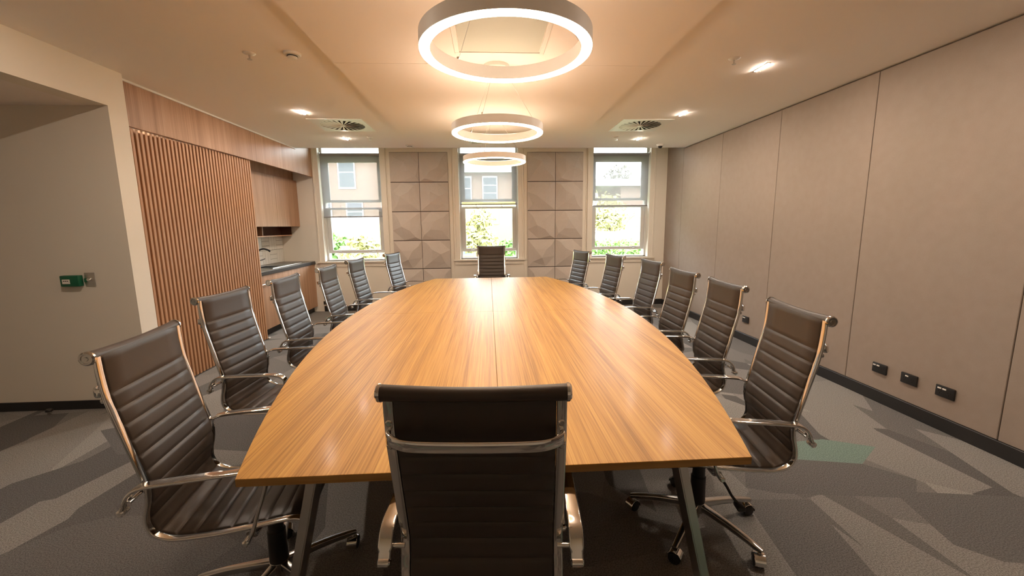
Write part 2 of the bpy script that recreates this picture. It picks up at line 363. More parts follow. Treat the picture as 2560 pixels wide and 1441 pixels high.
# ================================================================== WINDOWS
def window(n, cx, blind_z, where):
    x0, x1 = cx-WW/2, cx+WW/2; ys_ = YB+.12
    b = B()                                     # outer frame with transom
    b.box((x0, ys_-.02, WS), (x0+.035, ys_+.10, WH)); b.box((x1-.035, ys_-.02, WS), (x1, ys_+.10, WH))
    b.box((x0, ys_-.02, WH-.04), (x1, ys_+.10, WH)); b.box((x0, ys_-.02, WS), (x1, ys_+.12, WS+.02)); b.box((x0+.03, ys_+.005, 2.635), (x1-.03, ys_+.09, 2.75))
    w = obj('window_%d' % n, b, 'frame_paint', smooth=0); tag(w, 'white timber double hung sash window %s' % where, 'window', kind='structure')
    def sash(name, z0, z1, y, st, br, tr_):
        s = B().box((x0+.035, y+.001, z0+br), (x0+.035+st, y+.039, z1-tr_), .003).box((x1-.035-st, y+.001, z0+br), (x1-.035, y+.039, z1-tr_), .003)
        s.box((x0+.035, y, z0), (x1-.035, y+.04, z0+br), .004).box((x0+.035, y, z1-tr_), (x1-.035, y+.04, z1), .004)
        so = obj(name, s, 'frame_paint', w)
        obj('pane', B().box((x0+.05, y+.018, z0+.02), (x1-.05, y+.022, z1-.02)), 'glass', so, smooth=0); return so
    us = sash('upper_sash', 1.925, 2.66, ys_+.05, .062, .045, .045)
    ls = sash('lower_sash', 1.030, 1.835, ys_+.005, .062, .055, .035)
    obj('pane', B().box((x0+.03, ys_+.05, 2.74), (x1-.03, ys_+.055, WH-.03)), 'glass', w, smooth=0, label='narrow transom pane above the blind')
    hk = B().sweep([(0, 0, 0), (-.012, -.012, .012), (-.02, -.03, .03), (-.035, -.03, .034)], circ(.007, 8), Vector((0, 0, 1)).cross(Vector((1, 1, 0))).normalized()).mesh('sash_hook', 'steel')
    for dx in (-.2, .25): link('sash_hook', hk, us, (cx+dx, ys_+.045, 1.955)); 
    for dx in (-.2, .25): link('sash_hook', hk, ls, (cx+dx, ys_+.005, 1.83))
    lf = B().box((-.035, -.02, -.012), (.035, 0, .006), .004).mesh('sash_lift', 'steel')
    for dx in (-.3, .3): link('sash_lift', lf, ls, (cx+dx, ys_+.004, 1.07))
    # architrave and sill on the room face
    a = B()
    for sx, xx in ((-1, x0), (1, x1)):
        a.box((min(xx, xx+sx*.075), YB-.018, WS), (max(xx, xx+sx*.075), YB+.001, PZ), .003)
        a.box((min(xx+sx*.072, xx+sx*.098), YB-.028, WS), (max(xx+sx*.072, xx+sx*.098), YB+.001, PZ), .003)
    obj('architrave', a, 'wall_paint', w)
    s = B().box((x0-.125, YB-.05, WS-.032), (x1+.125, YB+.11, WS), .006); s.box((x0-.10, YB-.02, WS-.10), (x1+.10, YB+.001, WS-.032), .005)
    obj('window_sill', s, 'wall_paint', w)
    bl = thing('roller_blind', 'grey see-through roller blind half lowered %s' % where, 'blind')
    obj('roller_tube', B().cyl((x0+.02, YB+.06, 2.722), (x1-.02, YB+.06, 2.722), .032), 'black_plastic' if False else 'steel_grey', bl)
    obj('screen_fabric', B().box((x0+.022, YB+.0305, blind_z), (x1-.022, YB+.0315, 2.725)), 'blind_screen', bl, smooth=0)
    obj('bottom_bar', B().box((x0+.018, YB+.024, blind_z-.02), (x1-.018, YB+.038, blind_z), .004), 'steel_grey', bl)
    br = B().box((0, -.03, -.045), (.012, .03, .045), .003).mesh('bracket', 'white_plastic')
    for xx in (x0+.003, x1-.015): link('bracket', br, bl, (xx, YB+.06, 2.722))
    # daylight portal in the opening
    ld = bpy.data.lights.new('daylight_portal', 'AREA'); ld.shape = 'RECTANGLE'; ld.size = WW; ld.size_y = WH-WS; ld.cycles.is_portal = True
    lo = bpy.data.objects.new('daylight_portal', ld); C.objects.link(lo); lo.location = (cx, YB+.255, (WS+WH)/2); lo.rotation_euler = (-PI/2, 0, 0)
mat('steel_grey', (.30, .30, .31), .5)
window(1, *WIN[0], 'beside the kitchenette'); window(2, *WIN[1], 'behind the head chair'); window(3, *WIN[2], 'nearest the fabric wall')

# ================================================================== FACETED ACOUSTIC TILES
def tile_mesh(var):
    # square tile with facets meeting at a corner; var selects which corner is the star
    S = .491; t = .012
    P = [(0, 0, 0), (S, 0, 0), (S, S, 0), (0, S, 0),
         (.30, .0, .0), (.0, .33, .0), (.18, .16, .060), (.33, .24, .066), (.17, .36, .045), (.40, .40, .022), (S, .17, 0), (.22, S, 0), (.09, .05, .040)]
    F = [(0, 4, 12), (0, 12, 5), (4, 6, 12), (12, 6, 5), (4, 7, 6), (4, 1, 10), (4, 10, 7), (6, 7, 8), (5, 6, 8), (5, 8, 3), (3, 8, 11), (8, 7, 9), (8, 9, 11), (7, 10, 9), (10, 2, 9), (9, 2, 11)]
    bm = bmesh.new(); fx, fz = var & 1, (var >> 1) & 1; sw = (var >> 2) & 1
    vsx = []
    for x, z, d in P:
        if sw: x, z = z, x
        if fx: x = S-x
        if fz: z = S-z
        vsx.append(bm.verts.new((x, -t-d, z)))
    for f in F: bm.faces.new([vsx[k] for k in f])
    bk = [bm.verts.new((x, 0, z)) for x, z in ((0, 0), (S, 0), (S, S), (0, S))]
    bm.faces.new(bk)
    bnd = [e for e in bm.edges if len(e.link_faces) == 1]
    me_b = B(); me_b.bm.free(); me_b.bm = bm
    # side walls
    for e in [e for e in bnd if all(abs(v.co.y) > .001 for v in e.verts)]:
        a, c = e.verts
        q = [bm.verts.new((a.co.x, 0, a.co.z)), bm.verts.new((c.co.x, 0, c.co.z))]
        bm.faces.new((a, c, q[1], q[0]))
    bmesh.ops.recalc_face_normals(bm, faces=bm.faces[:])
    return me_b.mesh('felt_tile', 'tile_felt', 0)
TM = [tile_mesh(v) for v in range(8)]
for px0, lab in ((-1.675, 'faceted beige acoustic tiles between kitchenette window and middle window'), (.708, 'faceted beige acoustic tiles between middle window and fabric wall window')):
    ap = thing('acoustic_panel', lab, 'acoustic panel', (px0, YB, 0))
    obj('backing_board', B().box((0, -.006, .24), (.994, 0, 2.76)), 'joint_dark', ap, smooth=0)
    for r in range(5):
        for c in range(2):
            v = [[1, 0], [7, 6], [5, 0], [3, 2], [5, 4]][r][c] if True else 0
            # stars meet on the centre joint
            v = (1 if c == 0 else 0) | (0 if r % 2 == 0 else 2) | (4 if (r+c) % 3 == 0 else 0)
            link('felt_tile', TM[v], ap, (.002+c*.4985, -.006, 2.262-r*.504))
    fr_ = B()
    fr_.box((-.062, -.012, .20), (-.052, 0, PZ)); fr_.box((1.046, -.012, .20), (1.056, 0, PZ)); fr_.box((-.062, -.012, 2.805), (1.056, 0, 2.815))
    obj('frame_bead', fr_, 'wall_paint', ap, smooth=0)

# ================================================================== BOARDROOM TABLE
TX, TY0, TY1, TZ = .03, 1.20, 6.0, .74
TC = (TY0+TY1)/2
def hw(y): return .815+.41*(1-((y-TC)/((TY1-TY0)/2))**2)
tb = thing('boardroom_table', 'long boat shaped oak veneer boardroom table with chrome legs', 'table', (TX, TC, 0))
hl = (TY1-TY0)/2; gap = .0008
for sx in (-1, 1):
    for sy in (-1, 1):
        n = 22; pts = [(sx*gap, sy*gap)]
        side = [(sx*hw(TC+sy*(gap+(hl-gap)*k/n)), sy*(gap+(hl-gap)*k/n)) for k in range(n+1)]
        pts += side+[(sx*gap, sy*hl)]
        if sx*sy < 0: pts = pts[::-1]
        q = B().prism(pts, TZ-.026, TZ)
        top = q.bm
        es = [e for e in top.edges if all(abs(v.co.z-TZ) < 1e-5 for v in e.verts)]
        bmesh.ops.bevel(top, geom=es, offset=.0012, segments=1, affect='EDGES')
        me = q.mesh('tabletop', 'table_veneer', 30); me.materials.append(MATS['table_edge'])
        for p in me.polygons:
            if abs(p.normal.z) < .3: p.material_index = 1
        link('tabletop', me, tb)
for yl in (1.36, TC, 2*TC-1.36):
    sy = -1 if yl < TC-.1 else (1 if yl > TC+.1 else 0)
    for sx in (-1, 1):
        a = Vector((sx*.63, yl-TC, TZ-.026)); c = Vector((sx*.80, yl-TC+sy*.0, .0)); ax = (c-a)
        sd = Vector((0, 1, 0)); u = Vector((1, 0, 0))
        q = B(); vs_ = []
        for P in (a, c):
            vs_.append([q.bm.verts.new(P+Vector((dx*.017, dy*.042, 0))) for dx, dy in ((-1, -1), (1, -1), (1, 1), (-1, 1))])
        q.bm.faces.new(vs_[0]); q.bm.faces.new(vs_[1][::-1])
        for k in range(4): q.bm.faces.new((vs_[0][k], vs_[0][(k+1) % 4], vs_[1][(k+1) % 4], vs_[1][k]))
        bmesh.ops.recalc_face_normals(q.bm, faces=q.bm.faces[:]); bmesh.ops.bevel(q.bm, geom=q.bm.edges[:], offset=.004, segments=2, affect='EDGES')
        obj('leg', q, 'chrome_satin', tb)
    obj('cross_rail', B().box((-.68, yl-TC-.03, TZ-.066), (.68, yl-TC+.03, TZ-.0265)), 'black_plastic', tb, smooth=0)
for sx in (-1, 1): obj('beam', B().box((sx*.30-.03, -2.24, TZ-.10), (sx*.30+.03, 2.24, TZ-.067)), 'black_plastic', tb, smooth=0)

# ================================================================== CHAIRS
CS = .375                                     # distance from the head roll to the column, seen from the side
PROF = [(0, 1.10), (.003, 1.03), (.010, .96), (.026, .885), (.050, .78), (.072, .69), (.082, .64), (.079, .59), (.068, .54), (.067, .50), (.084, .466), (.12, .445), (.17, .437), (.28, .437), (.40, .447), (.48, .456), (.525, .458), (.555, .447), (.568, .428)]
pl = smoothpath([(0, s-CS, z) for s, z in PROF], 8)
acc = [0.]
for a, c in zip(pl, pl[1:]): acc.append(acc[-1]+(c-a).length)
LT = acc[-1]
def at(L_):
    L_ = min(max(L_, 0), LT)
    for i in range(len(acc)-1):
        if acc[i+1] >= L_:
            t = (L_-acc[i])/max(acc[i+1]-acc[i], 1e-9); p = pl[i].lerp(pl[i+1], t); d = (pl[min(i+2, len(pl)-1)]-pl[max(i-1, 0)]).normalized(); return p, d
    return pl[-1], (pl[-1]-pl[-2]).normalized()
iS = min(range(len(pl)), key=lambda i: (pl[i]-Vector((0, .095-CS, .458))).length); LSPLIT = acc[iS]
seams = [.0, .130]
while seams[-1]+.058 < LT: seams.append(seams[-1]+.058)
seams[-1] = LT
LSPLIT = min(seams, key=lambda v: abs(v-LSPLIT))
def sling(name, L0, L1, halfw=.2005):
    bm = bmesh.new(); rows = []
    ss = [v for v in seams if L0-1e-6 <= v <= L1+1e-6]; samp = []
    for a, c in zip(ss, ss[1:]):
        n = 8 if c-a < .1 else 12
        for k in range(n):
            t = k/n; w_ = (c-a); d0 = min(t, 1-t)*w_
            samp.append((a+t*w_, .0040+.0055*min(1, (d0/.010))**.5 if c-a < .1 else .0040+.0045*min(1, d0/.012)**.5))
    samp.append((ss[-1], .0040))
    for L_, off in samp:
        p, d = at(L_); nrm = Vector((0, -d.z, d.y)); nrm = nrm if nrm.length else Vector((0, 1, 0))
        # nrm points to the sitter (up / forward)
        if nrm.z < 0 and abs(d.y) > abs(d.z): nrm = -nrm
        if abs(d.z) >= abs(d.y) and nrm.y < 0: nrm = -nrm
        row = []
        xsn = [-1, -.97, -.6, 0, .6, .97, 1]
        for sgn in (1, -1):
            for x in (xsn if sgn > 0 else xsn[::-1]):
                if abs(x) > .99: off_ = .003
                else: off_ = off
                e = 1.
                row.append(bm.verts.new(p+Vector((x*halfw, 0, 0))+nrm*sgn*off_*e*(1. if sgn > 0 else .8)))
        rows.append(row)
    n = len(rows[0])
    for A, Bv in zip(rows, rows[1:]):
        for k in range(n): bm.faces.new((A[k], A[(k+1) % n], Bv[(k+1) % n], Bv[k]))
    bm.faces.new(rows[0][::-1]); bm.faces.new(rows[-1]); bmesh.ops.recalc_face_normals(bm, faces=bm.faces[:])
    q = B(); q.bm.free(); q.bm = bm; return q.mesh(name, 'leather', 50)
M_back, M_seat = sling('backrest', 0, LSPLIT), sling('seat', LSPLIT, LT)
# head roll, slightly waisted towards the middle
q = B(); path = [(-.224+.448*k/16, -CS-.015, 1.10-.006*math.sin(PI*k/16)) for k in range(17)]
q.sweep(path, lambda i: circ(.0205-.002*math.sin(PI*i/16), 20), Vector((0, 1, 0))); M_roll = q.mesh('head_roll', 'leather')
M_cap = B().lathe([(0, .012), (.006, .012), (.007, .009), (.013, .009), (.014, .0115), (.018, .0115), (.0225, .007), (.023, 0), (0, 0)], 28, axis='X').mesh('end_cap', 'chrome')
M_rail = B().sweep([p for p in pl], rrect(.026, .012, .0045, 2), Vector((1, 0, 0))).mesh('side_rail', 'chrome', 50)
# spreader behind the back
def bow(z0, s0, depth, hx, hh, th):
    pts = [(-hx, s0, 0), (-hx, s0-depth*.35, -.004), (-hx*.86, s0-depth*.8, -.006), (-hx*.62, s0-depth, -.008), (0, s0-depth*1.05, -.009), (hx*.62, s0-depth, -.008), (hx*.86, s0-depth*.8, -.006), (hx, s0-depth*.35, -.004), (hx, s0, 0)]
    return smoothpath([(x, y-CS, z+z0) for x, y, z in pts], 5)
bp_ = bow(.985, .004, .050, .214, 0, 0)
M_spread = B().sweep(bp_, rrect(.030, .011, .004, 2), Vector((0, 0, 1))).mesh('back_spreader', 'chrome', 50)
M_bolt = B().lathe([(0, -.012), (.006, -.012), (.009, -.009), (.009, .002), (0, .002)], 14, axis='Y').mesh('bolt', 'chrome')
bs = smoothpath([(-.212, 0, .415), (-.19, 0, .395), (-.1, 0, .385), (.1, 0, .385), (.19, 0, .395), (.212, 0, .415)], 4)
M_under = B().sweep(bs, rrect(.03, .014, .004, 2), Vector((0, 1, 0))).mesh('seat_spreader', 'chrome', 50)
# armrest: a flat loop outside the rail
arm = [(.036, .598), (.042, .612), (.052, .636), (.068, .658), (.092, .671), (.14, .677), (.28, .682), (.38, .685), (.425, .682), (.456, .664), (.462, .635), (.448, .585), (.428, .53), (.412, .48), (.398, .445), (.382, .424)]
ap_ = smoothpath([(0, s-CS, z) for s, z in arm], 5); na = len(ap_)
def armsec(i):
    t = i/(na-1); w = .040 if .1 < t < .55 else (.034 if t <= .1 else max(.018, .040-.07*(t-.55)))
    return rrect(w, .012, .0055, 3)
M_arm = B().sweep(ap_, armsec, Vector((1, 0, 0))).mesh('armrest', 'chrome', 60)
M_knuckle = B().lathe([(0, -.018), (.007, -.018), (.0125, -.014), (.0125, .014), (.007, .018), (0, .018)], 18, axis='X').mesh('arm_pivot', 'chrome')
M_strut = B().cyl((-.03, 0, 0), (.03, 0, 0), .007, n=12).mesh('arm_bolt', 'chrome')
# mechanism, lever, column, star base
M_mech = B().box((-.085, -.11, .352), (.085, .12, .392), .012, 2).box((-.05, -.14, .36), (.05, .15, .384), .006).mesh('tilt_mechanism', 'black_plastic')
q = B().sweep(smoothpath([(-.08, -.02, .372), (-.16, -.03, .368), (-.20, -.045, .345), (-.225, -.06, .315), (-.245, -.075, .30)], 5), circ(.006, 8), Vector((0, 0, 1)))
q.box((-.285, -.095, .283), (-.235, -.06, .302), .006, 2); M_lever = q.mesh('tilt_lever', 'black_plastic')
M_col = B().lathe([(0, .125), (.034, .125), (.036, .13), (.034, .265), (.029, .27), (.028, .36), (0, .36)], 28).mesh('gas_column', 'black_plastic')
M_hub = B().lathe([(0, .045), (.016, .045), (.016, .078), (.036, .082), (.040, .095), (.038, .128), (.031, .134), (0, .134)], 28).mesh('hub', 'chrome_satin')
ar = [(.028, .112), (.10, .108), (.20, .098), (.28, .084), (.318, .076)]
q = B(); q.sweep(smoothpath([(0, s, z) for s, z in ar], 4), lambda i: rrect(.034-.010*i/16, .034-.012*i/16, .006, 2), Vector((1, 0, 0))); M_basearm = q.mesh('base_arm', 'chrome_satin', 50)
# caster: stem + hood, two wheels
q = B().cyl((0, 0, .045), (0, 0, .072), .0065, n=12)
hd = [(.033*math.cos(a), .0275+.033*math.sin(a)) for a in [math.radians(-10+200*k/12) for k in range(13)]]
q.sweep([(0, yy, zz) for yy, zz in hd], rrect(.046, .004, .0015, 1), Vector((1, 0, 0))); M_caster = q.mesh('caster', 'chrome')
q = B()
for sx in (-1, 1): q.lathe([(0, sx*.0245), (.016, sx*.0245), (.025, sx*.0215), (.0275, sx*.017), (.0275, sx*.006), (0, sx*.006)], 22, (0, 0, .0275), 'X')
M_wheel = q.mesh('wheel', 'black_plastic')

def chair(x, y, face, label, lift=0., base_rot=0.):
    t = thing('office_chair', label, 'chair', (x, y, 0), math.radians(face-90), 'ribbed leather boardroom chairs')
    U = (0, 0, lift)
    link('backrest', M_back, t, U); link('seat', M_seat, t, U)
    r = link('head_roll', M_roll, t, U)
    link('end_cap', M_cap, r, (.223, -CS-.015, 1.10)); link('end_cap', M_cap, r, (-.223, -CS-.015, 1.10), (0, 0, PI))
    for sx in (-1, 1):
        link('side_rail', M_rail, t, (sx*.214, 0, lift))
        a = link('armrest', M_arm, t, (sx*.262, 0, lift))
        link('arm_pivot', M_knuckle, a, (0, .035-CS, .594)); link('arm_pivot', M_knuckle, a, (-sx*.006, .380-CS, .420))
        link('arm_bolt', M_strut, a, (-sx*.022, .060-CS, .625)); link('arm_bolt', M_strut, a, (-sx*.025, .382-CS, .425))
    s = link('back_spreader', M_spread, t, U)
    for sx in (-1, 1):
        for dz in (.03, -.03): link('bolt', M_bolt, s, (sx*.214, .006-CS, .985+dz))
    link('seat_spreader', M_under, t, U); link('tilt_mechanism', M_mech, t, U); link('tilt_lever', M_lever, t, U)
    link('gas_column', M_col, t, (0, 0, 0) if not lift else (0, 0, lift*.6))
    hb = link('star_base', M_hub, t)
    for k in range(5):
        a = base_rot+2*PI*k/5
        link('base_arm', M_basearm, hb, (0, 0, 0), (0, 0, a))
        cx, cy = -.305*math.sin(a), .305*math.cos(a)
        cs = link('caster', M_caster, t, (cx, cy, 0), (0, 0, a+.9+k*.7)); link('wheel', M_wheel, cs)
    return t
base = 'ribbed dark leather chair, '
CH = [
 (-.898, 1.587, 8, 'left side of table, nearest to the viewer', 0, .55), (-1.221, 2.536, -3, 'left side of table, second from the viewer', 0, .2),
 (-1.217, 3.302, 0, 'left side of table, third from the viewer', 0, .9), (-1.207, 4.135, 0, 'left side of table, fourth from the viewer', 0, .4),
 (-1.196, 4.930, -6, 'left side of table, second from the far end', 0, .1), (-1.02, 5.95, -14, 'left side of table, at the far end corner', 0, .7),
 (1.013, 1.816, 172, 'right side of table, nearest to the viewer', 0, -.30), (1.161, 2.609, 176, 'right side of table, second from the viewer', 0, .3),
 (1.205, 3.268, 180, 'right side of table, third from the viewer', 0, .6), (1.315, 4.171, 184, 'right side of table, fourth from the viewer', 0, .2),
 (1.186, 4.965, 190, 'right side of table, second from the far end', 0, .8), (.996, 5.85, 198, 'right side of table, at the far end corner', 0, .5),
 (.045, 6.39, 270, 'facing us at the head of the table before the middle window', .05, .3), (-.015, 1.335, 86, 'seen from behind at the near end of the table', 0, .63)]
for x, y, f, w, lf_, br in CH: chair(x, y, f, base+w, lf_, br)

# ================================================================== CEILING FITTINGS
RXC, RZ0, RR = .084, 2.172, .340
for yk, w in ((1.765, 'nearest and largest of three, above the near table end'), (3.227, 'middle one of three above the table'), (4.648, 'farthest of three, before the middle window')):
    t = thing('ring_pendant_light', 'glowing white ring pendant lamp, '+w, 'pendant lamp', (RXC, yk, RZ0), 0., 'ring pendant lamps')
    w_ = .042
    obj('ring_housing', B().lathe([(RR, .006), (RR, .062), (RR-w_, .062), (RR-w_, .006), (RR, .006)], 96), 'ring_body', t, smooth=40)
    obj('ring_diffuser', B().lathe([(RR-.0015, .0055), (RR-.0015, .002), (RR-.004, 0), (RR-w_+.004, 0), (RR-w_+.0015, .002), (RR-w_+.0015, .0055), (RR-.0015, .0055)], 96), 'ring_diffuser', t, smooth=40)
    obj('added_uplight_strip', B().lathe([(RR-.006, .0625), (RR-.006, .0635), (RR-w_+.006, .0635), (RR-w_+.006, .0625), (RR-.006, .0625)], 96), 'added_uplight', t, smooth=40)  # upward glow added to brighten the ceiling, no known part of the lamp
    h = RZ-RZ0
    obj('ceiling_rose', B().lathe([(0, h-.03), (.088, h-.03), (.095, h-.024), (.095, h), (0, h)], 40), 'white_plastic', t)
    for k in range(3):
        a = math.radians(250+120*k); cx, cy = (RR-w_/2)*math.cos(a), (RR-w_/2)*math.sin(a)
        o = obj('cable', B().cyl((cx, cy, .06), (.06*math.cos(a), .06*math.sin(a), h-.029), .0011, n=6), 'steel', t)
        obj('cable_grip', B().cyl((cx, cy, .06), (cx, cy, .08), .005, n=10), 'chrome', o)
def slot(x, y, where):
    t = thing('slot_downlight', 'small recessed slot downlight '+where, 'downlight', (x, y, CZ), 0., 'slot downlights')
    obj('bezel', B().box((-.013, -.096, -.003), (.013, .096, 0), .001), 'black_plastic', t)
    obj('lens', B().box((-.008, -.088, -.0045), (.008, .078, -.003)), 'slot_lamp', t, smooth=0)
slot(-1.974, 4.78, 'left of the left air diffuser'); slot(-1.967, 6.14, 'between left air diffuser and kitchenette window')
slot(-1.97, 2.04, 'added out of view as fill, left side above the near chairs, before the smoke detector'); slot(2.21, 2.04, 'added out of view as fill, right side above the nearest right chair')  # extra pair added for fill light, beyond the rows in view
slot(2.205, 3.40, 'near the fabric wall, closest to the viewer'); slot(2.223, 4.78, 'right of the right air diffuser'); slot(2.22, 6.14, 'between right air diffuser and far window')
def diffuser(x, y, label):
    t = thing('air_diffuser', label, 'air vent', (x, y, CZ), 0., 'swirl air diffusers')
    R_ = .255; n = 48; H_ = .31; bm = bmesh.new(); inn, outr, low = [], [], []
    for k in range(n):
        a = 2*PI*k/n; c, s = math.cos(a), math.sin(a); q_ = H_/max(abs(c), abs(s))
        inn.append(bm.verts.new((R_*c, R_*s, -.008))); outr.append(bm.verts.new((q_*c, q_*s, -.005))); low.append(bm.verts.new((q_*c, q_*s, 0)))
    rim = [bm.verts.new((v.co.x, v.co.y, .012)) for v in inn]
    for k in range(n):
        j = (k+1) % n; bm.faces.new((inn[k], inn[j], outr[j], outr[k])); bm.faces.new((outr[k], outr[j], low[j], low[k])); bm.faces.new((inn[j], inn[k], rim[k], rim[j]))
    bmesh.ops.recalc_face_normals(bm, faces=bm.faces[:]); qb = B(); qb.bm.free(); qb.bm = bm
    obj('face_plate', qb, 'white_plastic', t, smooth=30)
    obj('dark_recess_disc', B().lathe([(0, -.0005), (R_+.004, -.0005), (R_+.004, 0.0), (0, 0.0)], 40), 'dark_void', t, smooth=0)  # flat dark disc, shade of the recess behind the blades put in as colour
    bl = bmesh.new(); v = [bl.verts.new(p) for p in ((.03, -.004, -.007), (.254, -.017, -.0075), (.254, .017, -.0035), (.03, .004, -.002), (.03, -.004, -.0085), (.254, -.017, -.009), (.254, .017, -.005), (.03, .004, -.0035))]
    for f in ((0, 1, 2, 3), (7, 6, 5, 4), (0, 4, 5, 1), (1, 5, 6, 2), (2, 6, 7, 3), (3, 7, 4, 0)): bl.faces.new([v[i] for i in f])
    bmesh.ops.recalc_face_normals(bl, faces=bl.faces[:]); qb = B(); qb.bm.free(); qb.bm = bl; me = qb.mesh('blade', 'white_plastic', 0)
    for k in range(24): link('blade', me, t, (0, 0, 0), (0, 0, 2*PI*k/24))
    obj('hub', B().lathe([(0, -.012), (.03, -.011), (.036, -.004), (0, -.003)], 24), 'white_plastic', t)
diffuser(-1.735, 5.355, 'square white swirl air diffuser left of the ceiling raft'); diffuser(1.93, 5.33, 'square white swirl air diffuser right of the ceiling raft')
def sprinkler(x, y, where):
    t = thing('fire_sprinkler', 'small chrome fire sprinkler '+where, 'sprinkler', (x, y, CZ), 0., 'ceiling sprinklers')
    obj('escutcheon', B().lathe([(0, -.012), (.018, -.012), (.036, -.006), (.042, 0), (0, 0)], 28), 'white_plastic', t)
    obj('stem', B().cyl((0, 0, -.012), (0, 0, -.04), .006, n=12), 'steel', t)
    obj('deflector', B().lathe([(0, -.043), (.016, -.043), (.016, -.040), (0, -.040)], 20), 'steel', t)
sprinkler(-1.664, 3.235, 'beside the smoke detector'); sprinkler(-1.603, 6.04, 'between left diffuser and acoustic tiles')
sprinkler(1.877, 3.227, 'near the closest slot downlight on the right'); sprinkler(1.849, 6.03, 'between right diffuser and far window')
def detector(x, y, label, r=.052):
    t = thing('smoke_detector', label, 'smoke detector', (x, y, CZ))
    obj('base_ring', B().lathe([(0, -.016), (r, -.016), (r+.006, -.010), (r+.006, 0), (0, 0)], 32), 'white_plastic', t)
    obj('sensor_dome', B().lathe([(0, -.040), (r*.45, -.039), (r*.62, -.032), (r*.66, -.018), (0, -.016)], 28), 'white_plastic', t)
    obj('sensor_gap', B().lathe([(r*.66, -.026), (r*.68, -.026), (r*.68, -.020), (r*.66, -.020), (r*.66, -.026)], 28), 'dark_void', t)
detector(-1.365, 3.226, 'round white smoke detector left of the near ring lamp'); detector(-1.17, 6.615, 'round white smoke detector at ceiling edge above left acoustic tiles')
t = thing('security_camera', 'small white dome security camera at the ceiling edge near far window', 'camera', (2.712, 6.56, CZ))
obj('housing', B().lathe([(0, -.028), (.038, -.028), (.055, -.012), (.058, 0), (0, 0)], 32), 'white_plastic', t)
obj('lens_dome', B().lathe([(0, -.062), (.018, -.058), (.030, -.044), (.034, -.027), (0, -.026)], 28), 'glass_lens', t)
def hatch(x, y, z, s, label):
    t = thing('ceiling_access_panel', label, 'access panel', (x, y, z))
    b = B()
    for lo, hi in (((-s, -s), (s, -s+.03)), ((-s, s-.03), (s, s)), ((-s, -s+.03), (-s+.03, s-.03)), ((s-.03, -s+.03), (s, s-.03))): b.box((*lo, -.008), (*hi, 0), .002)
    obj('frame', b, 'white_plastic', t); obj('panel', B().box((-s+.034, -s+.034, -.004), (s-.034, s-.034, 0), .001), 'hatch_panel', t)
hatch(.10, 2.71, RZ, .30, 'square framed ceiling hatch above the nearest ring lamp'); hatch(.05, 6.2, CZ, .30, 'square framed ceiling hatch before the middle window')

# ================================================================== WALL FITTINGS
def outlet(y, label, keys):
    t = thing('power_outlet', label, 'power outlet', (XR, y, .287), 0., 'black outlets on the fabric wall')
    obj('plate', B().box((-.014, -.062, -.041), (0, .062, .041), .005, 2), 'black_plastic', t)
    for k in keys: obj('rocker_switch', B().box((-.018, k-.012, .016), (-.0135, k+.012, .026), .001), 'key_white', t)
    b = B()
    for yy in (-.03, .03):
        for dy, dz in ((-.008, .002), (.008, .002), (0, -.014)): b.box((-.0145, yy+dy-.0015, dz-.005), (-.0138, yy+dy+.0015, dz+.005))
    obj('socket_slots', b, 'dark_void', t, smooth=0)
outlet(3.104, 'black wall outlet with two white switches, farthest of the row of three', (.008, .04))
outlet(2.861, 'black wall outlet with one white switch, middle of the row of three', (.012,))
outlet(2.606, 'black wall outlet with two white switches, closest of the row of three', (.002, .034))
outlet(4.91, 'single black wall outlet behind the right hand chairs', (.01, .035))
t = thing('power_outlet', 'tiny black outlet low on the window wall beside the kitchenette', 'power outlet', (-2.93, YB, .155))
obj('plate', B().box((-.04, -.012, -.03), (.04, 0, .03), .004), 'black_plastic', t); obj('rocker_switch', B().box((-.012, -.015, .008), (.0, -.0115, .016)), 'dark_void', t)
t = thing('call_point', 'green emergency door release box on the alcove wall', 'call point', (-3.345, YA, 1.093))
obj('housing', B().box((-.07, -.045, -.044), (.07, 0, .044), .006, 2), 'green_plastic', t)
lb = obj('label_plate', B().box((-.052, -.048, -.022), (.006, -.0445, .014), .001), 'key_white', t)
for k in range(3): obj('dot', B().box((-.041+k*.014, -.0495, -.002), (-.032+k*.014, -.0478, .004)), 'dark_void', lb, smooth=0)
t = thing('key_switch', 'stainless steel key switch plate beside the green box', 'switch', (-3.222, YA, 1.10))
obj('plate', B().box((-.038, -.008, -.056), (.038, 0, .056), .002), 'steel', t)
obj('key_barrel', B().lathe([(0, -.022), (.012, -.022), (.014, -.018), (.014, 0), (0, 0)], 20, axis='Y'), 'chrome', t)
obj('green_tab', B().box((-.036, -.02, -.02), (-.014, -.008, .012), .004), 'green_plastic', t)
t = thing('door_stop', 'small chrome and black door stop on the carpet by the alcove', 'door stop', (-3.62, 3.40, 0))
obj('post', B().cyl((0, 0, 0), (0, 0, .03), .014, .012, 20), 'chrome', t); obj('rubber_cap', B().lathe([(0, .050), (.018, .048), (.024, .040), (.024, .030), (0, .029)], 24), 'black_plastic', t)

